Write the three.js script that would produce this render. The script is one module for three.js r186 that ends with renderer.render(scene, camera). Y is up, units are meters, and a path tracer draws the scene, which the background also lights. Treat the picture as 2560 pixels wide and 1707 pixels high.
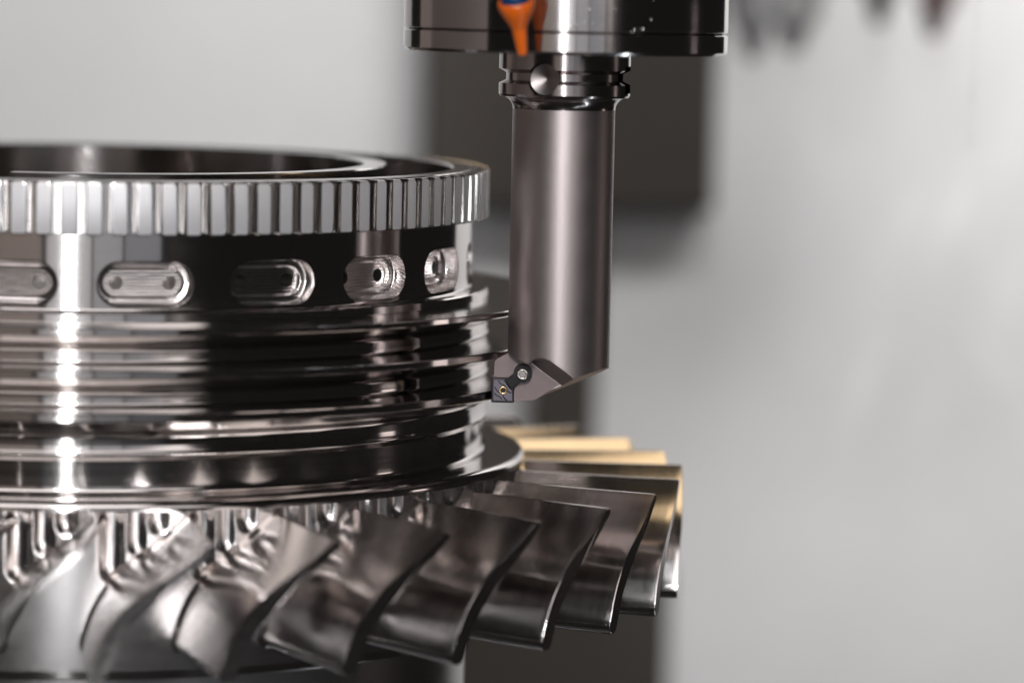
import * as THREE from 'three';
import { RectAreaLightUniformsLib } from 'three/addons/lights/RectAreaLightUniformsLib.js';
import { mergeGeometries, toCreasedNormals } from 'three/addons/utils/BufferGeometryUtils.js';
import { ConvexGeometry } from 'three/addons/geometries/ConvexGeometry.js';
import { RoundedBoxGeometry } from 'three/addons/geometries/RoundedBoxGeometry.js';
import { Brush, Evaluator, SUBTRACTION } from 'three-bvh-csg';

// ------------------------------------------------------------------ camera
const scene = new THREE.Scene();
scene.background = new THREE.Color().setRGB(0.012, 0.011, 0.0105);
const FOV = 2 * Math.atan(853.5 / 9131) * 180 / Math.PI;
const camera = new THREE.PerspectiveCamera(FOV, 1024 / 682, 0.05, 20);
const PITCH = 0.0964024, ROLL = 0.0212716;
camera.position.set(0.20494, 0.3, 1.72);
{
  const fw = new THREE.Vector3(0, -Math.sin(PITCH), -Math.cos(PITCH));
  const right = new THREE.Vector3(1, 0, 0), up = new THREE.Vector3(0, Math.cos(PITCH), -Math.sin(PITCH));
  const u2 = up.clone().multiplyScalar(Math.cos(ROLL)).addScaledVector(right, -Math.sin(ROLL));
  camera.up.copy(u2);
  camera.lookAt(camera.position.clone().add(fw));
}
camera.focus = 1.625;
camera.userData.fStop = 3.6;
camera.updateMatrixWorld();

const renderer = new THREE.WebGLRenderer({ antialias: true });
renderer.setSize(1024, 682);
renderer.toneMapping = THREE.LinearToneMapping;
renderer.toneMappingExposure = 1.0;
renderer.shadowMap.enabled = true;
RectAreaLightUniformsLib.init();

// ------------------------------------------------------------------ helpers
const V3 = (x, y, z) => new THREE.Vector3(x, y, z);
const rad = (d) => d * Math.PI / 180;
let seed = 7;
const rnd = () => { seed = (seed * 1664525 + 1013904223) >>> 0; return seed / 4294967296; };
const lin = (r, g, b) => new THREE.Color().setRGB(r, g, b);
function mesh(name, geo, mat, parent = scene) {
  const m = new THREE.Mesh(geo, mat); m.name = name; m.castShadow = m.receiveShadow = true; parent.add(m); return m;
}
function thing(name, label, category, pos = [0, 0, 0], group) {
  const g = new THREE.Group(); g.name = name; g.position.set(...pos); g.userData = { label, category };
  if (group) g.userData.group = group; scene.add(g); return g;
}
function structure(name, geo, mat) { const m = mesh(name, geo, mat); m.userData.kind = 'structure'; return m; }
// lathe from [r, y] pairs; corners stay crisp because each segment carries its own normals
function lathe(pts, seg = 256, p0 = 0, pl = Math.PI * 2) {
  const parts = [];
  let run = [pts[0]];
  const flush = () => { if (run.length > 1) parts.push(new THREE.LatheGeometry(run.map((p) => new THREE.Vector2(p[0], p[1])), seg, p0, pl)); };
  for (let i = 1; i < pts.length; i++) {
    run.push(pts[i]);
    if (i < pts.length - 1) {
      const a = Math.atan2(pts[i][1] - pts[i - 1][1], pts[i][0] - pts[i - 1][0]), b = Math.atan2(pts[i + 1][1] - pts[i][1], pts[i + 1][0] - pts[i][0]);
      let d = Math.abs(a - b); if (d > Math.PI) d = 2 * Math.PI - d;
      if (d > 0.45) { flush(); run = [pts[i]]; }
    }
  }
  flush();
  return mergeGeometries(parts);
}
// quarter-ish arc points from angle a to b (degrees) about a centre
function arc(cx, cy, r, a, b, n = 6) { const o = []; for (let i = 0; i <= n; i++) { const t = rad(a + (b - a) * i / n); o.push([cx + r * Math.cos(t), cy + r * Math.sin(t)]); } return o; }

function noiseTex(w, h, fn, srgb = false) {
  const d = new Uint8Array(w * h * 4);
  for (let y = 0; y < h; y++) for (let x = 0; x < w; x++) { const c = fn(x, y), k = (y * w + x) * 4; if (typeof c === 'number') { d[k] = d[k + 1] = d[k + 2] = Math.max(0, Math.min(255, c * 255)); } else { for (let j = 0; j < 3; j++) d[k + j] = Math.max(0, Math.min(255, c[j] * 255)); } d[k + 3] = 255; }
  const t = new THREE.DataTexture(d, w, h); t.wrapS = t.wrapT = THREE.RepeatWrapping; t.magFilter = THREE.LinearFilter; t.minFilter = THREE.LinearFilter;
  if (srgb) t.colorSpace = THREE.SRGBColorSpace; t.needsUpdate = true; return t;
}
function lattice(w, h) { const a = new Float32Array(w * h); for (let i = 0; i < a.length; i++) a[i] = rnd(); return (x, y) => { const xi = Math.floor(x), yi = Math.floor(y), fx = x - xi, fy = y - yi, s = (i, j) => a[((j % h + h) % h) * w + ((i % w + w) % w)]; const ux = fx * fx * (3 - 2 * fx), uy = fy * fy * (3 - 2 * fy); return (s(xi, yi) * (1 - ux) + s(xi + 1, yi) * ux) * (1 - uy) + (s(xi, yi + 1) * (1 - ux) + s(xi + 1, yi + 1) * ux) * uy; }; }
// tileable value noise: cx by cy cells over one texture of w by h pixels
const tn = (w, h, cx, cy) => { const f = lattice(cx, cy); return (x, y) => f(x / w * cx, y / h * cy); };
function tex(w, h, layers, base, srgb) { const L = layers.map(([cx, cy, amp]) => [tn(w, h, cx, cy), amp]); return noiseTex(w, h, (x, y) => L.reduce((v, [f, amp]) => v + amp * (f(x, y) - 0.5), base), srgb); }
// turned steel: fine lines that run round the part, with long smears of finish
const turnedRough = tex(512, 512, [[6, 256, 0.16], [4, 40, 0.14], [24, 24, 0.1]], 0.86);
const turnedBump = tex(64, 1024, [[1, 512, 0.7], [1, 90, 0.3]], 0.5);
const blotch = tex(256, 256, [[12, 12, 0.08], [48, 48, 0.07], [110, 110, 0.06]], 0.88);
const blastBump = tex(256, 256, [[128, 128, 0.6], [60, 60, 0.3]], 0.5);
const mA = tn(256, 256, 9, 9), mB = tn(256, 256, 12, 24);
const millBump = noiseTex(256, 256, (x, y) => 0.5 + 0.34 * Math.sin(y / 256 * Math.PI * 2 * 8 + 0.9 * mA(x, y)) + 0.16 * (mB(x, y) - 0.5));
const bladeBump = tex(512, 512, [[10, 160, 0.3], [6, 5, 0.5]], 0.5);
function rep(t, u, v) { const c = t.clone(); c.repeat.set(u, v); c.needsUpdate = true; return c; }
function metal(o) { return new THREE.MeshPhysicalMaterial({ metalness: 1, ...o }); }
const M = {
  turned: metal({ color: lin(0.6, 0.57, 0.555), roughness: 0.125, roughnessMap: rep(turnedRough, 3, 3), anisotropy: 0.8, anisotropyRotation: Math.PI / 2 }),
  bore: metal({ color: lin(0.56, 0.53, 0.515), roughness: 0.15, roughnessMap: rep(turnedRough, 3, 2), anisotropy: 0.8, anisotropyRotation: Math.PI / 2 }),
  face: metal({ color: lin(0.6, 0.57, 0.55), roughness: 0.3, roughnessMap: rep(turnedRough, 2, 1) }),
  tooth: new THREE.MeshPhysicalMaterial({ metalness: 0.55, color: lin(0.7, 0.685, 0.69), roughness: 0.6, roughnessMap: rep(blotch, 50, 50), bumpMap: rep(blastBump, 40, 40), bumpScale: 0.00005 }),
  toothSide: metal({ color: lin(0.6, 0.57, 0.555), roughness: 0.2 }),
  groove: metal({ color: lin(0.6, 0.57, 0.555), roughness: 0.16, roughnessMap: rep(turnedRough, 3, 2) }),
  pocket: metal({ color: lin(0.68, 0.65, 0.64), roughness: 0.2, roughnessMap: rep(blotch, 40, 40), bumpMap: rep(millBump, 20, 90), bumpScale: 0.0001 }),
  blade: metal({ color: lin(0.64, 0.6, 0.58), roughness: 0.21, roughnessMap: rep(turnedRough, 2, 2), bumpMap: rep(bladeBump, 1, 2), bumpScale: 0.000012 }),
  hub: metal({ color: lin(0.62, 0.59, 0.58), roughness: 0.25, roughnessMap: rep(blotch, 12, 3) }),
  spindle: metal({ color: lin(0.6, 0.57, 0.56), roughness: 0.16, roughnessMap: rep(turnedRough, 2, 2), anisotropy: 0.85, anisotropyRotation: Math.PI / 2 }),
  flange: metal({ color: lin(0.46, 0.42, 0.41), roughness: 0.2, roughnessMap: rep(blotch, 6, 2), anisotropy: 0.5, anisotropyRotation: Math.PI / 2 }),
  shank: metal({ color: lin(0.46, 0.4, 0.39), roughness: 0.47, roughnessMap: rep(blotch, 3, 6) }),
  head: metal({ color: lin(0.23, 0.185, 0.18), roughness: 0.62, roughnessMap: rep(blotch, 40, 40) }),
  blackOxide: new THREE.MeshPhysicalMaterial({ color: lin(0.004, 0.0042, 0.0048), roughness: 0.38, metalness: 0, specularIntensity: 0.5 }),
  carbide: new THREE.MeshPhysicalMaterial({ color: lin(0.03, 0.024, 0.028), roughness: 0.3, metalness: 0.6 }),
  carbideFace: metal({ color: lin(0.16, 0.145, 0.165), roughness: 0.5 }),
  screw: metal({ color: lin(0.75, 0.7, 0.62), roughness: 0.22 }),
  goldScrew: metal({ color: lin(0.85, 0.6, 0.3), roughness: 0.22 }),
  dark: new THREE.MeshStandardMaterial({ color: lin(0.01, 0.01, 0.01), roughness: 0.6 }),
  orange: new THREE.MeshPhysicalMaterial({ color: lin(0.95, 0.17, 0.008), roughness: 0.34, clearcoat: 0.2, clearcoatRoughness: 0.3 }),
  blue: new THREE.MeshPhysicalMaterial({ color: lin(0.004, 0.05, 0.16), roughness: 0.25, clearcoat: 0.3, clearcoatRoughness: 0.2 }),
};

// ------------------------------------------------------------------ lamps (machine work lights and shop lights)
function lamp(name, label, pos, target, w, h, color, power, glow = 1) {
  const g = thing(name, label, 'lamp', [0, 0, 0]);
  g.position.copy(pos); g.lookAt(target); // +z of the group faces the target
  const t = 0.03, rim = 0.012;
  mesh('housing', new RoundedBoxGeometry(w + 2 * rim, h + 2 * rim, t, 2, 0.006), new THREE.MeshStandardMaterial({ color: lin(0.05, 0.05, 0.05), roughness: 0.5 }), g).position.z = -t / 2 - 0.001;
  mesh('diffuser', new THREE.PlaneGeometry(w, h), new THREE.MeshStandardMaterial({ color: lin(0.1, 0.1, 0.1), emissive: color, emissiveIntensity: power * glow }), g).position.z = 0.001;
  const L = new THREE.RectAreaLight(color, power, w, h); L.position.z = 0.004; L.rotation.y = Math.PI; g.add(L); L.castShadow = true;
  return g;
}
const cool = lin(0.95, 0.97, 1), white = lin(1, 0.97, 0.96), warm = lin(1, 0.75, 0.44), pink = lin(1, 0.86, 0.82);
lamp('strip_lamp', 'tall narrow white strip lamp standing outside the open machine door', V3(0.152, 0.03, 2.2), V3(0.14, 0.03, 0.1), 0.085, 0.46, cool, 11).rotateZ(rad(2.6));
lamp('flood_lamp', 'small very bright white flood lamp standing high outside the machine door', V3(0.152, 0.76, 2.2), V3(0.1, 0.1, 0.1), 0.14, 0.22, cool, 85);
lamp('high_window_lamp', 'wide bright pinkish workshop window high on the right behind the camera', V3(1.3, 1.05, 2.7), V3(0.2, 0.05, 0.2), 1.5, 0.8, lin(1, 0.94, 0.92), 0.75).rotateZ(rad(32));
lamp('skylight_lamp', 'large dim pinkish skylight in the workshop ceiling', V3(0.15, 1.95, 2.7), V3(0.15, 0.0, 1.2), 2.0, 1.9, lin(1, 0.95, 0.94), 1.2);
{
  const g = lamp('work_lamp', 'long white work lamp with a black visor above the spindle, lighting the back wall', V3(0.72, 1.25, -0.58), V3(0.5, -0.2, -1.42), 1.2, 0.22, white, 23);
  g.updateMatrixWorld(true);
  const v = new THREE.BoxGeometry(2.4, 0.75, 0.004).translate(0.55, 0.975, -0.43); v.applyMatrix4(g.matrixWorld.clone().invert());
  mesh('visor', v, new THREE.MeshStandardMaterial({ color: lin(0.02, 0.02, 0.02), roughness: 0.7 }), g);
}
lamp('warm_lamp', 'square warm yellow lamp overhead above the blades', V3(0.36, 0.78, -0.235), V3(0.3, 0.0, -0.1), 0.36, 0.26, warm, 0.95);
lamp('door_lamp', 'small pinkish lamp on the right side of the machine door', V3(1.35, 0.1, -0.1), V3(0, 0.1, 0), 0.12, 0.2, pink, 0.8);
function bedLamp(name, label, a, b) { // strip on the machine bed between two points, facing up and towards the rotor
  const c = a.clone().add(b).multiplyScalar(0.5), len = a.distanceTo(b), g = lamp(name, label, c, V3(0.2, 0.05, 0.1), len, 0.009, lin(0.84, 0.92, 1), 10);
  const z = V3(0.2, 0.05, 0.1).sub(c).normalize(), x = b.clone().sub(a).normalize(); x.addScaledVector(z, -x.dot(z)).normalize();
  g.quaternion.setFromRotationMatrix(new THREE.Matrix4().makeBasis(x, z.clone().cross(x), z)); return g;
}
bedLamp('bed_lamp', 'slim cool strip lamp on the machine bed, running towards the door', V3(0.76, -0.5, 1.05), V3(0.8, -0.5, 0.36));
bedLamp('bed_lamp_001', 'slim cool strip lamp on the machine bed, slanting behind the fixture', V3(0.79, -0.5, 0.33), V3(0.34, -0.5, -0.28));
// window of the workshop behind the camera: three panes in a dark frame
{
  const g = thing('shop_window', 'wide workshop window behind the open machine, four panes of dull daylight', 'window', [0.25, 0.31, 3.2]);
  const fm = new THREE.MeshStandardMaterial({ color: lin(0.05, 0.045, 0.04), roughness: 0.6 });
  const W = [[-1.15, -0.45, lin(0.5, 0.42, 0.38), 0.28], [-0.37, 0.3, lin(0.9, 0.88, 0.9), 0.32], [0.34, 0.8, lin(0.9, 0.9, 0.95), 0.24], [0.84, 1.5, lin(0.9, 0.92, 1), 0.16]];
  mesh('frame', new THREE.BoxGeometry(2.9, 1.3, 0.03).translate(0.18, 0, 0.03), fm, g);
  for (const [x0, x1, c, p] of W) {
    mesh('window_pane', new THREE.PlaneGeometry(x1 - x0, 1.1).rotateY(Math.PI).translate((x0 + x1) / 2, 0, 0.006), new THREE.MeshStandardMaterial({ color: lin(0.05, 0.05, 0.05), emissive: c, emissiveIntensity: p }), g);
    const L = new THREE.RectAreaLight(c, p, x1 - x0, 1.1); L.position.set((x0 + x1) / 2, 0, 0); g.add(L);
  }
}

// ------------------------------------------------------------------ setting
// painted sheet metal with a few dried coolant splashes
const wA = tn(1024, 512, 20, 14), wB = tn(1024, 512, 90, 60);
const splash = []; for (let i = 0; i < 16; i++) splash.push([0.7 + rnd() * 0.1, 0.2 + rnd() * 0.2, (rnd() < 0.5 ? -1 : 1) * (0.9 + rnd() * 0.5), 0.012 + rnd() * 0.03, 0.0016 + rnd() * 0.002, 0.03 + rnd() * 0.04]);
const wallTex = noiseTex(1024, 512, (x, y) => {
  let v = 0.8 + 0.05 * (wA(x, y) - 0.5) + 0.025 * (wB(x, y) - 0.5); const u = x / 1024, w = y / 512;
  for (const [cx, cy, a, len, wd, k] of splash) { const dx = (u - cx) * 1.54, dy = w - cy, s = dx * Math.cos(a) + dy * Math.sin(a), t = -dx * Math.sin(a) + dy * Math.cos(a); v += k * Math.exp(-(s * s) / (len * len) - (t * t) / (wd * wd * 4)); }
  return v;
});
structure('back_wall', new THREE.BoxGeometry(2.1, 1.36, 0.02).translate(0.05, 0.32, -1.41), new THREE.MeshStandardMaterial({ color: lin(0.8, 0.8, 0.8), map: wallTex, roughness: 0.5 }));
structure('side_wall', new THREE.BoxGeometry(0.02, 1.1, 1.9).translate(-1.2, 0.4, 0.1), new THREE.MeshStandardMaterial({ color: lin(0.3, 0.25, 0.23), roughness: 0.55 }));
structure('machine_table', new RoundedBoxGeometry(0.48, 0.3, 0.48, 3, 0.006).translate(0.0, -0.45, 0.0), new THREE.MeshStandardMaterial({ color: lin(0.018, 0.018, 0.018), roughness: 0.6 }));

const darkPaint = new THREE.MeshStandardMaterial({ color: lin(0.034, 0.028, 0.022), roughness: 0.6 });
{
  const g = thing('machine_column', 'dark brown upright machine column behind the spindle', 'column', [0.25, -0.6, -1.2]);
  const b = (n, x0, x1, y0, y1, z0, z1) => mesh(n, new RoundedBoxGeometry(x1 - x0, y1 - y0, z1 - z0, 2, 0.006), darkPaint, g).position.set((x0 + x1) / 2 - 0.25, (y0 + y1) / 2 + 0.6, (z0 + z1) / 2 + 1.2);
  b('upper_housing', 0.127, 0.373, 0.115, 0.6, -1.395, -1.355);
  b('post', 0.2212, 0.2775, -0.19, 0.118, -1.393, -1.362);
  b('foot', 0.12, 0.344, -0.36, -0.187, -1.395, -1.355);
}

// ------------------------------------------------------------------ rotor
const rotor = thing('turbine_rotor', 'polished steel bladed turbine rotor with toothed rim and slotted drum on a round fixture', 'rotor', [0, 0.0107, 0]);
const RY = 0.0107;
const part = (name, geo, mat, parent = rotor) => { geo.translate(0, -RY, 0); return mesh(name, geo, mat, parent); };

// toothed rim: ring body, then 114 teeth
const rim = part('toothed_rim', lathe([[0.1749, 0.187], [0.1749, 0.2148], [0.1756, 0.2155], [0.1848, 0.2155], [0.1854, 0.2149], [0.1854, 0.1932], [0.1849, 0.1927], [0.184, 0.1927]], 360), M.groove);
{
  const w = 0.0071, h = 0.0224, c = 0.0006;
  const s = new THREE.Shape(); const x = w / 2 - 0.0005, y = h / 2 - 0.0005;
  s.moveTo(-x + c, -y); s.lineTo(x - c, -y); s.lineTo(x, -y + c); s.lineTo(x, y - 2 * c); s.lineTo(x - 2 * c, y); s.lineTo(-x + c, y); s.lineTo(-x, y - c); s.lineTo(-x, -y + c); s.closePath();
  const g = new THREE.ExtrudeGeometry(s, { depth: 0.007, bevelEnabled: true, bevelThickness: 0.0005, bevelSize: 0.0005, bevelSegments: 2, curveSegments: 2 });
  g.translate(0, 0, 0.185);
  const gg = toCreasedNormals(g, 0.5);
  for (let k = 0; k < 114; k++) {
    const a = rad(29.576 + 1.07 + k * 360 / 114);
    const t = mesh('tooth', gg, [M.tooth, M.toothSide], rim); t.rotation.y = a; t.position.y = 0.2041 - RY;
  }
}
// inner ring with its notch
part('inner_ring', lathe([[0.1441, 0.186], [0.1441, 0.2105], [0.1332, 0.2105], [0.1332, 0.15]], 300), M.bore);
{
  const p0 = rad(-5.5), pl = rad(360 - 46);
  const pts = [[0.1441, 0.2105], [0.1441, 0.2157], [0.1436, 0.2163], [0.1337, 0.2163], [0.1332, 0.2157], [0.1332, 0.2105]];
  const gs = [lathe(pts, 300, p0, pl)];
  for (const a of [p0, p0 + pl]) {
    const s = new THREE.ShapeGeometry(new THREE.Shape(pts.map((p) => new THREE.Vector2(p[0], p[1])))); s.rotateY(a - Math.PI / 2); gs.push(s);
  }
  part('inner_ring_lip', mergeGeometries(gs), M.bore);
}
part('channel_floor', lathe([[0.1749, 0.1872], [0.1441, 0.1872]], 128), M.bore);
part('bore_floor', lathe([[0.1332, 0.151], [0.0001, 0.151]], 128), M.face);

// drum with twenty round-ended pockets
{
  const drumGeo = lathe([[0.146, 0.16], [0.1852, 0.16], [0.1852, 0.1935], [0.146, 0.1935], [0.146, 0.16]], 360);
  const R = 0.1852, hl = 0.0208, hh = 0.0097, yc = 0.1718, zf = 0.1755;
  const stad = (g) => { const p = [], a = hl - hh; for (let i = 0; i <= 16; i++) { const t = -Math.PI / 2 + Math.PI * i / 16; p.push([a + (hh + g) * Math.cos(t), (hh + g) * Math.sin(t)]); } for (let i = 0; i <= 16; i++) { const t = Math.PI / 2 + Math.PI * i / 16; p.push([-a + (hh + g) * Math.cos(t), (hh + g) * Math.sin(t)]); } return p; };
  const sh = new THREE.Shape(stad(0.00025).map((p) => new THREE.Vector2(...p)));
  const cut = new THREE.ExtrudeGeometry(sh, { depth: 0.04, bevelEnabled: false }); cut.translate(0, 0, 0.1515);
  const cuts = [];
  for (let k = 0; k < 20; k++) { const c = cut.clone(); c.rotateY(rad(15.434 + 18 * k)); c.translate(0, yc, 0); cuts.push(c); }
  const A = new Brush(drumGeo, M.turned), B = new Brush(mergeGeometries(cuts), M.turned);
  A.updateMatrixWorld(); B.updateMatrixWorld();
  const ev = new Evaluator(); ev.useGroups = false;
  const res = ev.evaluate(A, B, SUBTRACTION);
  const drum = part('slotted_drum', res.geometry, M.turned);
  // pocket liner: wall, fillet and a flat floor with two drilled holes
  const out = stad(0), n = out.length, fr = 0.0016, rows = [];
  const inn = (d) => stad(-d);
  rows.push(out.map(([x, y]) => [x, y, Math.sqrt(R * R - x * x) - 0.0002]));
  const zl = zf + 0.0016, ld = 0.0032, ring = (d, z) => rows.push(inn(d).map(([x, y]) => [x, y, z]));
  ring(0, zf + 0.006); ring(0, zl + fr);
  for (let i = 1; i <= 4; i++) { const t = i / 4 * Math.PI / 2; ring(fr * (1 - Math.cos(t)), zl + fr - fr * Math.sin(t)); }
  ring(ld - 0.0005, zl - 0.0001); ring(ld, zl - 0.0004); ring(ld + 0.0003, zf + 0.0004); ring(ld + 0.0008, zf);
  const pos = [], uv = [], idx = [];
  rows.forEach((r, j) => r.concat([r[0]]).forEach(([x, y, z], i) => { pos.push(x, y, z); uv.push(x + z, y + z * 0.3); }));
  for (let j = 0; j < rows.length - 1; j++) for (let i = 0; i < n; i++) { const a = j * (n + 1) + i, b = a + 1, c = a + n + 1, d = c + 1; idx.push(a, c, b, b, c, d); }
  const wall = new THREE.BufferGeometry(); wall.setAttribute('position', new THREE.Float32BufferAttribute(pos, 3)); wall.setAttribute('uv', new THREE.Float32BufferAttribute(uv, 2)); wall.setIndex(idx); wall.computeVertexNormals();
  const fs = new THREE.Shape(inn(ld + 0.0008).map((p) => new THREE.Vector2(...p)));
  const hr = 0.0030, hx = 0.0115;
  for (const s of [-1, 1]) { const h = new THREE.Path(); h.absarc(s * hx, 0, hr, 0, Math.PI * 2, true); fs.holes.push(h); }
  const floor = new THREE.ShapeGeometry(fs, 24); floor.translate(0, 0, zf);
  const liner = mergeGeometries([wall.toNonIndexed(), floor.toNonIndexed()]);
  const tube = new THREE.CylinderGeometry(hr, hr, 0.024, 28, 1, true); tube.rotateX(Math.PI / 2); tube.translate(0, 0, zf - 0.012);
  const cap = new THREE.CircleGeometry(hr, 28); cap.translate(0, 0, zf - 0.0239);
  const bore = mergeGeometries([tube, cap]);
  const boreMetal = metal({ color: lin(0.6, 0.57, 0.555), roughness: 0.3 });
  for (let k = 0; k < 20; k++) {
    const p = mesh('pocket', liner, M.pocket, drum); p.rotation.y = rad(15.434 + 18 * k); p.position.y = yc - RY;
    // drilled holes stay inside the pocket mesh's frame: one part each
    for (const s of [-1, 1]) { const h = mesh('drilled_hole', bore, boreMetal, drum); h.rotation.y = p.rotation.y; h.position.set(s * hx * Math.cos(p.rotation.y), yc - RY, -s * hx * Math.sin(p.rotation.y)); }
  }
}
// labyrinth seal: step, three fins and the grooves between them
{
  const G = 0.1935;
  part('step_ring', lathe([[0.184, 0.1606], [0.1852, 0.1606], ...arc(0.1862, 0.1612, 0.001, 180, 270, 4), [0.1927, 0.1602], [0.1933, 0.1597], [0.1935, 0.1566], [0.19, 0.1566]], 360), M.turned);
  const fin = (y0, y1, root, FR) => part('seal_fin', lathe([[0.188, y1 + 0.0002], [G, y1 + 0.0002], [G + 0.0006, y1], [FR - 0.0005, y1], [FR, y1 - 0.0005], [FR, y0 + 0.0005], [FR - 0.0005, y0], ...arc(G + 0.003, root + 0.0008, 0.003, 110, 180, 6), [G, root - 0.002], [0.188, root - 0.002]], 360), M.turned);
  fin(0.1535, 0.1564, 0.1432, 0.223); fin(0.1354, 0.1388, 0.1250, 0.223); fin(0.1168, 0.1206, 0.1062, 0.2188); // the lowest is being cut down
  part('groove_floor', lathe([[G - 0.0004, 0.142], [G - 0.0002, 0.1402], ...arc(G + 0.0013, 0.1402, 0.0014, 180, 270, 5)], 360), M.turned);
  part('groove_floor', lathe([[G - 0.0004, 0.124], [G - 0.0002, 0.122], ...arc(G + 0.0013, 0.122, 0.0014, 180, 270, 5)], 360), M.turned);
  part('collar', lathe([[G - 0.0006, 0.1055], [G - 0.0002, 0.1022], ...arc(G - 0.0012, 0.1004, 0.0016, 40, -60, 6), [0.1919, 0.0975], [0.1917, 0.087], ...arc(0.1943, 0.0857, 0.0026, 180, 270, 6), [0.2065, 0.083]], 360), M.turned);
}
// blade disc: rounded edge, fluted hub, 34 blades
part('disc', lathe([[0.19, 0.0831], [0.2078, 0.0831], ...arc(0.2085, 0.0797, 0.0034, 78, 0, 7), [0.2119, 0.0786], [0.2085, 0.0786]], 360), M.turned);
const NB = 34, PITCHB = 360 / NB, BPH = 17.81;
{
  // hub with plunge-milled flutes above each blade root
  const nu = NB * 40, y0 = 0.0107, y1 = 0.0788, nv = 46, pos = [], uv = [], idx = [];
  const flutes = [[-7.1, 0.0054, 0.0485], [-4.3, 0.0042, 0.0605], [-1.8, 0.0046, 0.0690]];
  for (let j = 0; j <= nv; j++) for (let i = 0; i <= nu; i++) {
    const a = 360 * i / nu, y = y0 + (y1 - y0) * j / nv; let r = 0.2098;
    let u = (a - BPH) % PITCHB; if (u < 0) u += PITCHB; if (u > PITCHB / 2) u -= PITCHB;
    let cut = 0;
    for (const [c, w, yb] of flutes) for (const o of [-PITCHB, 0, PITCHB]) {
      const d = rad(u - c + o) * 0.21, e = Math.max(0, yb + w - y);
      const q = d * d + e * e; if (q < w * w) cut = Math.max(cut, (Math.sqrt(w * w * 1.5 - q) - w * 0.707) * 1.15);
    }
    r -= cut; const t = rad(a);
    pos.push(r * Math.sin(t), y, r * Math.cos(t)); uv.push(i / nu, j / nv);
  }
  for (let j = 0; j < nv; j++) for (let i = 0; i < nu; i++) { const a = j * (nu + 1) + i, b = a + 1, c = a + nu + 1, d = c + 1; idx.push(a, b, c, b, d, c); }
  const g = new THREE.BufferGeometry(); g.setAttribute('position', new THREE.Float32BufferAttribute(pos, 3)); g.setAttribute('uv', new THREE.Float32BufferAttribute(uv, 2)); g.setIndex(idx); g.computeVertexNormals();
  part('hub', g, M.hub);
  part('hub_base', lathe([[0.2098, 0.0109], [0.2098, 0.0075], [0.209, 0.0068], [0.12, 0.0068]], 256), M.turned);
}
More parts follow.
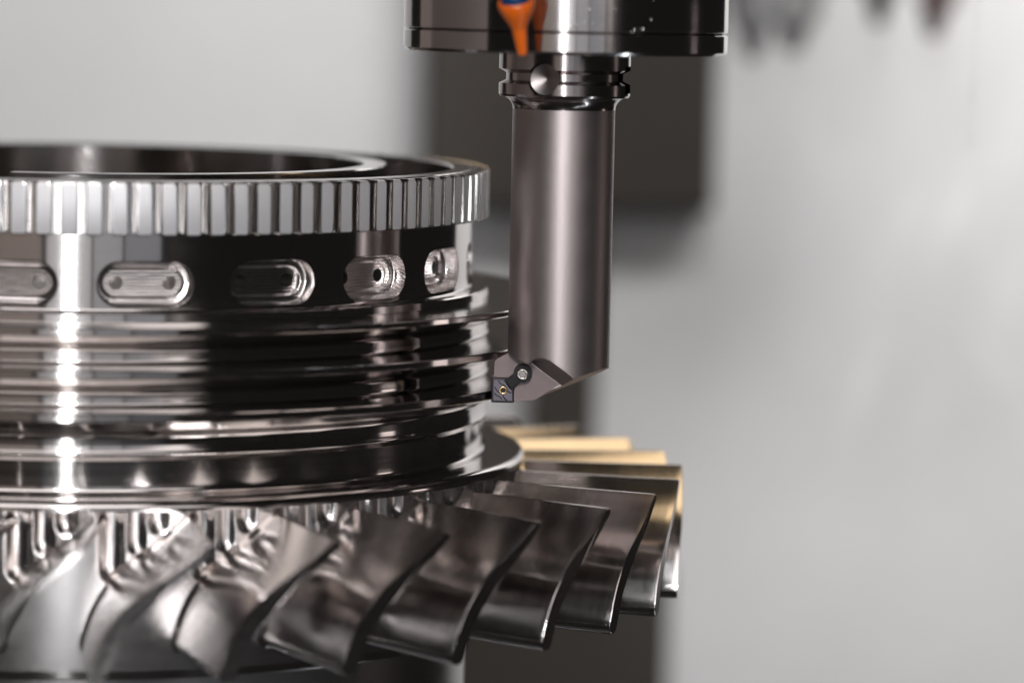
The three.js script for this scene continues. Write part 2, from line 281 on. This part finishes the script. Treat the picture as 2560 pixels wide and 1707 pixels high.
{
  // mean line of the blade in (tangential, y), measured at the tip
  const ml = new THREE.CatmullRomCurve3([V3(0.0, 0.0727, 0), V3(-0.0125, 0.0622, 0), V3(-0.0247, 0.0522, 0), V3(-0.034, 0.0427, 0), V3(-0.0402, 0.0330, 0), V3(-0.0446, 0.0215, 0)]);
  const N = 26, mid = -0.0235;
  const th = (t) => 0.0036 + 0.0044 * THREE.MathUtils.smoothstep(t, 0, 0.6) - 0.0006 * t;
  const section = (fl) => { // closed outline, upper side first; fl = extra half thickness at the root
    const up = [], lo = [];
    for (let i = 0; i <= N; i++) {
      const t = i / N, p = ml.getPoint(t), d = ml.getTangent(t), nx = -d.y, ny = d.x; // left of travel (travel is down-left): points down-right -> lower side
      const h = th(t) * 0.9 + fl, g = th(t) * 0.1 + fl;
      lo.push([p.x + nx * g, p.y + ny * g]); up.push([p.x - nx * h, p.y - ny * h]);
    }
    const cap = (t, s) => { const q = ml.getPoint(t), d = ml.getTangent(t), e = th(t) * 0.4, p = { x: q.x + d.y * e, y: q.y - d.x * e }, h = th(t) / 2 + fl, o = []; for (let k = 1; k < 5; k++) { const a = Math.PI * k / 5; o.push([p.x + s * d.x * h * Math.sin(a) + d.y * h * Math.cos(a), p.y + s * d.y * h * Math.sin(a) - d.x * h * Math.cos(a)]); } return o; };
    return { ring: [...up, ...cap(1, 1), ...lo.reverse(), ...cap(0, -1).reverse()] };
  };
  const stations = [[0.1975, 0.0042], [0.2065, 0.0026], [0.2095, 0.0016], [0.2115, 0.0006], [0.2145, 0.0001], [0.222, 0], [0.236, 0], [0.25, 0], [0.262, 0], [0.274, 0], [0.284, 0], [0.2870, 0], [0.2873, -0.0003]];
  const pos = [], uv = [], idx = []; let n = 0;
  stations.forEach(([r, fl]) => {
    const s = section(fl).ring; n = s.length;
    const sc = 1 - 0.09 * (0.2873 - r) / 0.08; // chord a little shorter at the root
    s.concat([s[0]]).forEach(([x, y], i) => {
      const lean = 0.0042 * (0.2873 - r) / 0.077;
      const xt = (x - mid) * sc + lean, a = Math.atan2(xt, r) + mid / 0.2873;
      const rr = r; pos.push(rr * Math.sin(a), y, rr * Math.cos(a)); uv.push(i / n, (r - 0.2) * 6);
    });
  });
  for (let j = 0; j < stations.length - 1; j++) for (let i = 0; i < n; i++) { const a = j * (n + 1) + i, b = a + 1, c = a + n + 1, d = c + 1; idx.push(a, c, b, b, c, d); }
  const g = new THREE.BufferGeometry(); g.setAttribute('position', new THREE.Float32BufferAttribute(pos, 3)); g.setAttribute('uv', new THREE.Float32BufferAttribute(uv, 2)); g.setIndex(idx); g.computeVertexNormals();
  // tip face
  const tip = section(-0.0003).ring, r = 0.2873;
  const shape = new THREE.Shape(tip.map((p) => new THREE.Vector2(...p))); const tg = new THREE.ShapeGeometry(shape);
  const tp = tg.attributes.position; for (let i = 0; i < tp.count; i++) { const x = tp.getX(i), y = tp.getY(i), a = Math.atan2(x - mid, r) + mid / 0.2873; tp.setXYZ(i, r * Math.sin(a), y, r * Math.cos(a)); }
  tg.computeVertexNormals();
  const blade = mergeGeometries([g.toNonIndexed(), tg.toNonIndexed()]); blade.translate(0, -RY, 0);
  for (let k = 0; k < NB; k++) mesh('blade', blade, M.blade, rotor).rotation.y = rad(BPH + k * PITCHB);
}
// fixture under the rotor
{
  const f = thing('round_fixture', 'dark cylindrical steel fixture drum under the bladed rotor', 'fixture', [0, -0.3, 0]);
  mesh('fixture_body', lathe([[0.0, 0.306], [0.184, 0.306], [0.1852, 0.3048], [0.1852, 0.012], [0.188, 0.01], [0.188, 0.0005], [0.0, 0.0005]], 256), metal({ color: lin(0.42, 0.4, 0.39), roughness: 0.3, anisotropy: 0.5, anisotropyRotation: Math.PI / 2 }), f);
}

// ------------------------------------------------------------------ spindle
const TX = 0.2258, TZ = 0.1;
{
  const s = thing('machine_spindle', 'wide polished steel spindle nose hanging above the cutting tool', 'spindle', [TX, 0.272, TZ]);
  const q = (name, pts) => mesh(name, lathe(pts.map(([r, y]) => [r, y - 0.272]), 256), M.spindle, s);
  q('nose_ring', [[0.02, 0.2723], [0.0702, 0.2723], [0.0717, 0.2736], [0.0717, 0.2810], [0.0711, 0.2816], [0.0695, 0.2817]]);
  q('housing', [[0.0695, 0.2822], [0.0713, 0.2822], [0.0717, 0.2826], [0.0717, 0.5], [0.0, 0.5]]);
  const drops = [];
  for (let i = 0; i < 14; i++) { const a = rad(-4 + rnd() * 40), y = 0.283 + rnd() * 0.014, r = 0.0002 + rnd() * 0.00035, d = new THREE.SphereGeometry(r, 10, 8); d.scale(1, 1 + rnd() * 1.2, 0.5); d.rotateZ(rnd() - 0.5); d.translate(0, 0, 0.0717); d.rotateY(a); d.translate(0, y - 0.272, 0); drops.push(d); }
  const dm = mesh('coolant_droplets', mergeGeometries(drops), metal({ color: lin(0.7, 0.66, 0.64), roughness: 0.15 }), s); dm.userData.kind = 'stuff';
}
// ------------------------------------------------------------------ turning tool
{
  const t = thing('turning_tool', 'grey steel turning tool shank with clamped insert cutting the rotor', 'cutting tool', [TX, 0.1158, TZ]);
  const O = (g) => { g.translate(0, -0.1158, 0); return g; };
  // gripper flange with V groove and a round drive recess
  const fl = lathe([[0.0, 0.2722], [0.0286, 0.2722], [0.0291, 0.2717], [0.0291, 0.2648], [0.0259, 0.2631], [0.0259, 0.2599], [0.0291, 0.2584], [0.0291, 0.2537], [0.0284, 0.2527], ...arc(0.0283, 0.2471, 0.0056, 95, 180, 8), [0.0, 0.2469], [0.0, 0.2722]], 160);
  const az = rad(-20), hole = new THREE.CylinderGeometry(0.0071, 0.0071, 0.02, 48); hole.rotateX(Math.PI / 2); hole.translate(0, 0, 0.0327); hole.rotateY(az); hole.translate(0, 0.2607, 0);
  const hole2 = new THREE.BoxGeometry(0.012, 0.012, 0.02); hole2.translate(0, 0, 0.033); hole2.rotateY(rad(78)); hole2.translate(0, 0.2607, 0);
  const A = new Brush(fl, M.flange), B = new Brush(mergeGeometries([hole, hole2]), M.flange); A.updateMatrixWorld(); B.updateMatrixWorld();
  const ev = new Evaluator(); ev.useGroups = false;
  mesh('flange', O(ev.evaluate(A, B, SUBTRACTION).geometry), M.flange, t);
  const plug = lathe([[0.0002, -0.0026], [0.0068, 0.0]], 48); plug.rotateX(Math.PI / 2); plug.translate(0, 0, 0.0255); plug.rotateY(az); plug.translate(0, 0.2607, 0);
  mesh('recess_disc', O(plug), M.shank, t);
  // shank and head: cylinder with the rake flat and the slanted end cut away
  const RS = 0.02275, X = (x) => x - TX * 1000;
  const cyl = new THREE.CylinderGeometry(RS, RS, 0.1304, 160, 1); cyl.translate(0, 0.2472 - 0.0652, 0);
  const mm = (x, y, z) => V3(X(x) / 1000, y / 1000, z / 1000);
  const L1 = [206.65, 138.45], L3 = [226.2, 124.7], u = [0.818, -0.575], nn = [0.575, 0.818];
  const far = (s, z, o) => mm(L1[0] + u[0] * s + nn[0] * o, L1[1] + u[1] * s + nn[1] * o, z);
  const lineA = (x) => 138.45 - 0.36 * (x - 203.4); // top edge of the rake flat on the left
  const prism = new ConvexGeometry([-0.01, 40].flatMap((z) => [mm(180, lineA(180), z), mm(212.3, lineA(212.3), z), far(60, z, 0), far(60, z, -60), mm(180, 60, z)]));
  const scoop = new ConvexGeometry([far(6.2, 0, 0), far(60, 0, 0), far(60, 0, -60), far(6.2, 0, -60), far(6.2, 40, 0), far(7.6, 40, 6), far(9.5, 40, 10.4), far(13, 40, 12.8), far(18, 40, 14), far(60, 40, 14), far(60, 40, -60), far(6.2, 40, -60)]);
  const by = (x, z) => 129.3 + 0.41 * (x - 232) + 0.16 * (z - 22);
  const P = []; for (const x of [170, 280]) for (const z of [-40, 40]) { P.push(mm(x, by(x, z), z)); P.push(mm(x, by(x, z) - 80, z)); }
  const prism2 = new ConvexGeometry(P);
  for (const g of [prism, scoop, prism2]) { const c = g.attributes.position.count; g.setAttribute('uv', new THREE.Float32BufferAttribute(new Float32Array(c * 2), 2)); }
  let S = new Brush(cyl, M.shank); S.updateMatrixWorld();
  for (const g of [prism, scoop, prism2]) { const b = new Brush(g, M.shank); b.updateMatrixWorld(); S = ev.evaluate(S, b, SUBTRACTION); S.updateMatrixWorld(); }
  mesh('shank', O(S.geometry), M.shank, t);
  const hp = [[212.2, 134.95], [203.4, 138.2], [197.7, 134.9], [197.35, 134.2], [197.25, 127.25], [206.5, 127.25], [206.6, 116.4], [215.3, 117.2], [227.6, 125.2], [226.1, 124.65], [214.1, 133.05]];
  const hs = new THREE.Shape(hp.map(([x, y]) => new THREE.Vector2(X(x) / 1000, y / 1000)));
  const hg = new THREE.ExtrudeGeometry(hs, { depth: 0.0105, bevelEnabled: true, bevelSize: 0.00015, bevelThickness: 0.00015, bevelSegments: 1 }); hg.translate(0, 0, -0.0105);
  mesh('tool_head', O(hg), M.head, t);
  const seat = new THREE.BoxGeometry(0.0102, 0.0112, 0.005); seat.translate(X(201.5) / 1000, 0.1217, -0.0078);
  mesh('insert_seat', O(seat), M.head, t);
  // insert
  const ins = new RoundedBoxGeometry(0.0102, 0.0112, 0.0048, 2, 0.0005); ins.translate(X(201.3) / 1000, 0.1214, -0.0021);
  const insert = mesh('insert', O(ins), M.carbide, t);
  const ix = X(201.3) / 1000, iy = 0.1214;
  const plate = new RoundedBoxGeometry(0.0083, 0.0092, 0.0004, 1, 0.00015); plate.translate(ix, iy, 0.0003);
  mesh('insert_face', O(plate), M.carbideFace, insert);
  for (let k = -3; k <= 3; k++) {
    if (k === 0) continue;
    const pts = []; for (let i = 0; i <= 14; i++) { const s = -0.0062 + 0.0124 * i / 14, o = k * 0.00165 + 0.00035 * Math.sin(i * 1.1 + k), x = (s + o) * 0.7071, y = (-s + o) * 0.7071; if (Math.abs(x) < 0.004 && Math.abs(y) < 0.0044) pts.push(V3(ix + x, iy + y, 0.00048)); }
    if (pts.length > 2) mesh('chip_ridge', O(new THREE.TubeGeometry(new THREE.CatmullRomCurve3(pts), 18, 0.00026, 5)), M.carbide, insert);
  }
  const sx = X(201.45) / 1000, sy = 0.1215;
  const ring = new THREE.TorusGeometry(0.00145, 0.00045, 10, 32); ring.translate(sx, sy, 0.0007);
  mesh('insert_screw', O(ring), M.goldScrew, insert);
  const sd = new THREE.CylinderGeometry(0.0013, 0.0013, 0.0006, 6); sd.rotateX(Math.PI / 2); sd.translate(sx, sy, 0.00045);
  mesh('screw_socket', O(sd), M.dark, insert);
  // clamp
  const cx = X(210.1) / 1000, cy = 0.1294;
  const body = new THREE.CylinderGeometry(0.0039, 0.0042, 0.0052, 40); body.rotateX(Math.PI / 2); body.translate(cx, cy, 0.0026);
  const arm = new RoundedBoxGeometry(0.0082, 0.005, 0.0034, 2, 0.0005); arm.translate(-0.0044, 0, 0.0022); arm.rotateZ(rad(40)); arm.translate(cx, cy, 0);
  const clamp = mesh('clamp', O(mergeGeometries([body.toNonIndexed(), arm.toNonIndexed()])), M.blackOxide, t);
  const cs = new THREE.TorusGeometry(0.0019, 0.00062, 10, 36); cs.translate(cx - 0.0002, cy - 0.0001, 0.0054);
  mesh('clamp_screw', O(cs), M.screw, clamp);
  const so = new THREE.CylinderGeometry(0.0017, 0.0017, 0.0006, 6); so.rotateX(Math.PI / 2); so.translate(cx - 0.0002, cy - 0.0001, 0.0052);
  mesh('screw_socket', O(so), metal({ color: lin(0.25, 0.23, 0.22), roughness: 0.4 }), clamp);
}
// ------------------------------------------------------------------ coolant nozzle
{
  const tip = V3(0.2069, 0.2724, 0.19), axis = V3(-0.0035, 0.0228, 0.0085).normalize();
  const n = thing('coolant_nozzle', 'bright orange tapered coolant nozzle on a blue ball joint in front of the spindle', 'nozzle');
  n.position.copy(tip); n.quaternion.setFromUnitVectors(V3(0, 1, 0), axis);
  mesh('nozzle_tip', lathe([[0.0, 0.0], [0.0013, 0.0001], [0.0019, 0.0006], [0.0021, 0.0014], [0.0032, 0.0118], [0.0033, 0.0122], [0.0041, 0.0142], [0.0056, 0.0172], [0.0069, 0.0196], [0.0076, 0.0218], [0.0077, 0.0238], [0.0073, 0.0246], [0.0067, 0.0246], [0.0063, 0.0238], [0.0055, 0.021], [0.004, 0.02]], 64), M.orange, n);
  const ball = new THREE.SphereGeometry(0.0062, 40, 28); ball.translate(0, 0.0252, 0);
  mesh('ball_joint', ball, M.blue, n);
  mesh('hose_segment', lathe([[0.0038, 0.0295], [0.0042, 0.032], [0.0072, 0.038], [0.0077, 0.046], [0.0077, 0.05], [0.0055, 0.052], [0.0055, 0.09], [0.0, 0.09]], 48), M.blue, n);
}
// ------------------------------------------------------------------ background pieces
{
  const c = thing('drip_line', 'thin clear drip line with small drops hanging in front of the wall', 'drip line', [0.4435, 0.2215, -0.2]);
  const pale = new THREE.MeshPhysicalMaterial({ color: lin(1, 1, 1), roughness: 0.05, transmission: 1, thickness: 0, ior: 1.3 });
  mesh('stream', new THREE.TubeGeometry(new THREE.CatmullRomCurve3([V3(0, 0.006, 0), V3(0.0006, 0.05, 0), V3(0.0014, 0.11, 0), V3(0.002, 0.3, 0)]), 24, 0.001, 10), pale, c);
  mesh('drop', new THREE.SphereGeometry(0.0028, 24, 16).translate(0, 0.003, 0), pale, c);
  mesh('drop', new THREE.SphereGeometry(0.0018, 20, 14).translate(0.0004, 0.026, 0), pale, c);
  mesh('drop', new THREE.SphereGeometry(0.0018, 20, 14).translate(0.0004, 0.0335, 0), pale, c);
  const hose = (label, color, x, y, z, r, bend) => {
    const h = thing('hanging_hose', label, 'hose', [x, y, z]);
    const m = new THREE.MeshStandardMaterial({ color, roughness: 0.6 });
    mesh('hose', new THREE.TubeGeometry(new THREE.CatmullRomCurve3([V3(0, 0.01, 0), V3(bend * 0.3, 0.06, 0), V3(bend, 0.2, 0), V3(bend * 1.4, 0.5, -0.05)]), 40, r, 16), m, h);
    mesh('hose_end', new THREE.CylinderGeometry(r * 0.8, r * 0.35, 0.03, 20).translate(0, 0.0, 0), m, h);
    return h;
  };
  hose('grey hose hanging beside the dark column, close to the spindle', lin(0.12, 0.12, 0.125), 0.392, 0.262, -1.2, 0.017, -0.03);
  hose('grey hose with a wide bend hanging farther from the column', lin(0.2, 0.2, 0.2), 0.425, 0.268, -1.22, 0.02, 0.03).name = 'hanging_hose_001';
  hose('short blackish hose end hanging high between the grey and the brown hose', lin(0.03, 0.026, 0.024), 0.487, 0.292, -1.15, 0.015, 0.0).name = 'hanging_hose_002';
  hose('brown hose hanging beside the thin clear drip line', lin(0.09, 0.062, 0.06), 0.53, 0.283, -1.15, 0.016, 0.04).name = 'hanging_hose_003';
}
renderer.render(scene, camera);
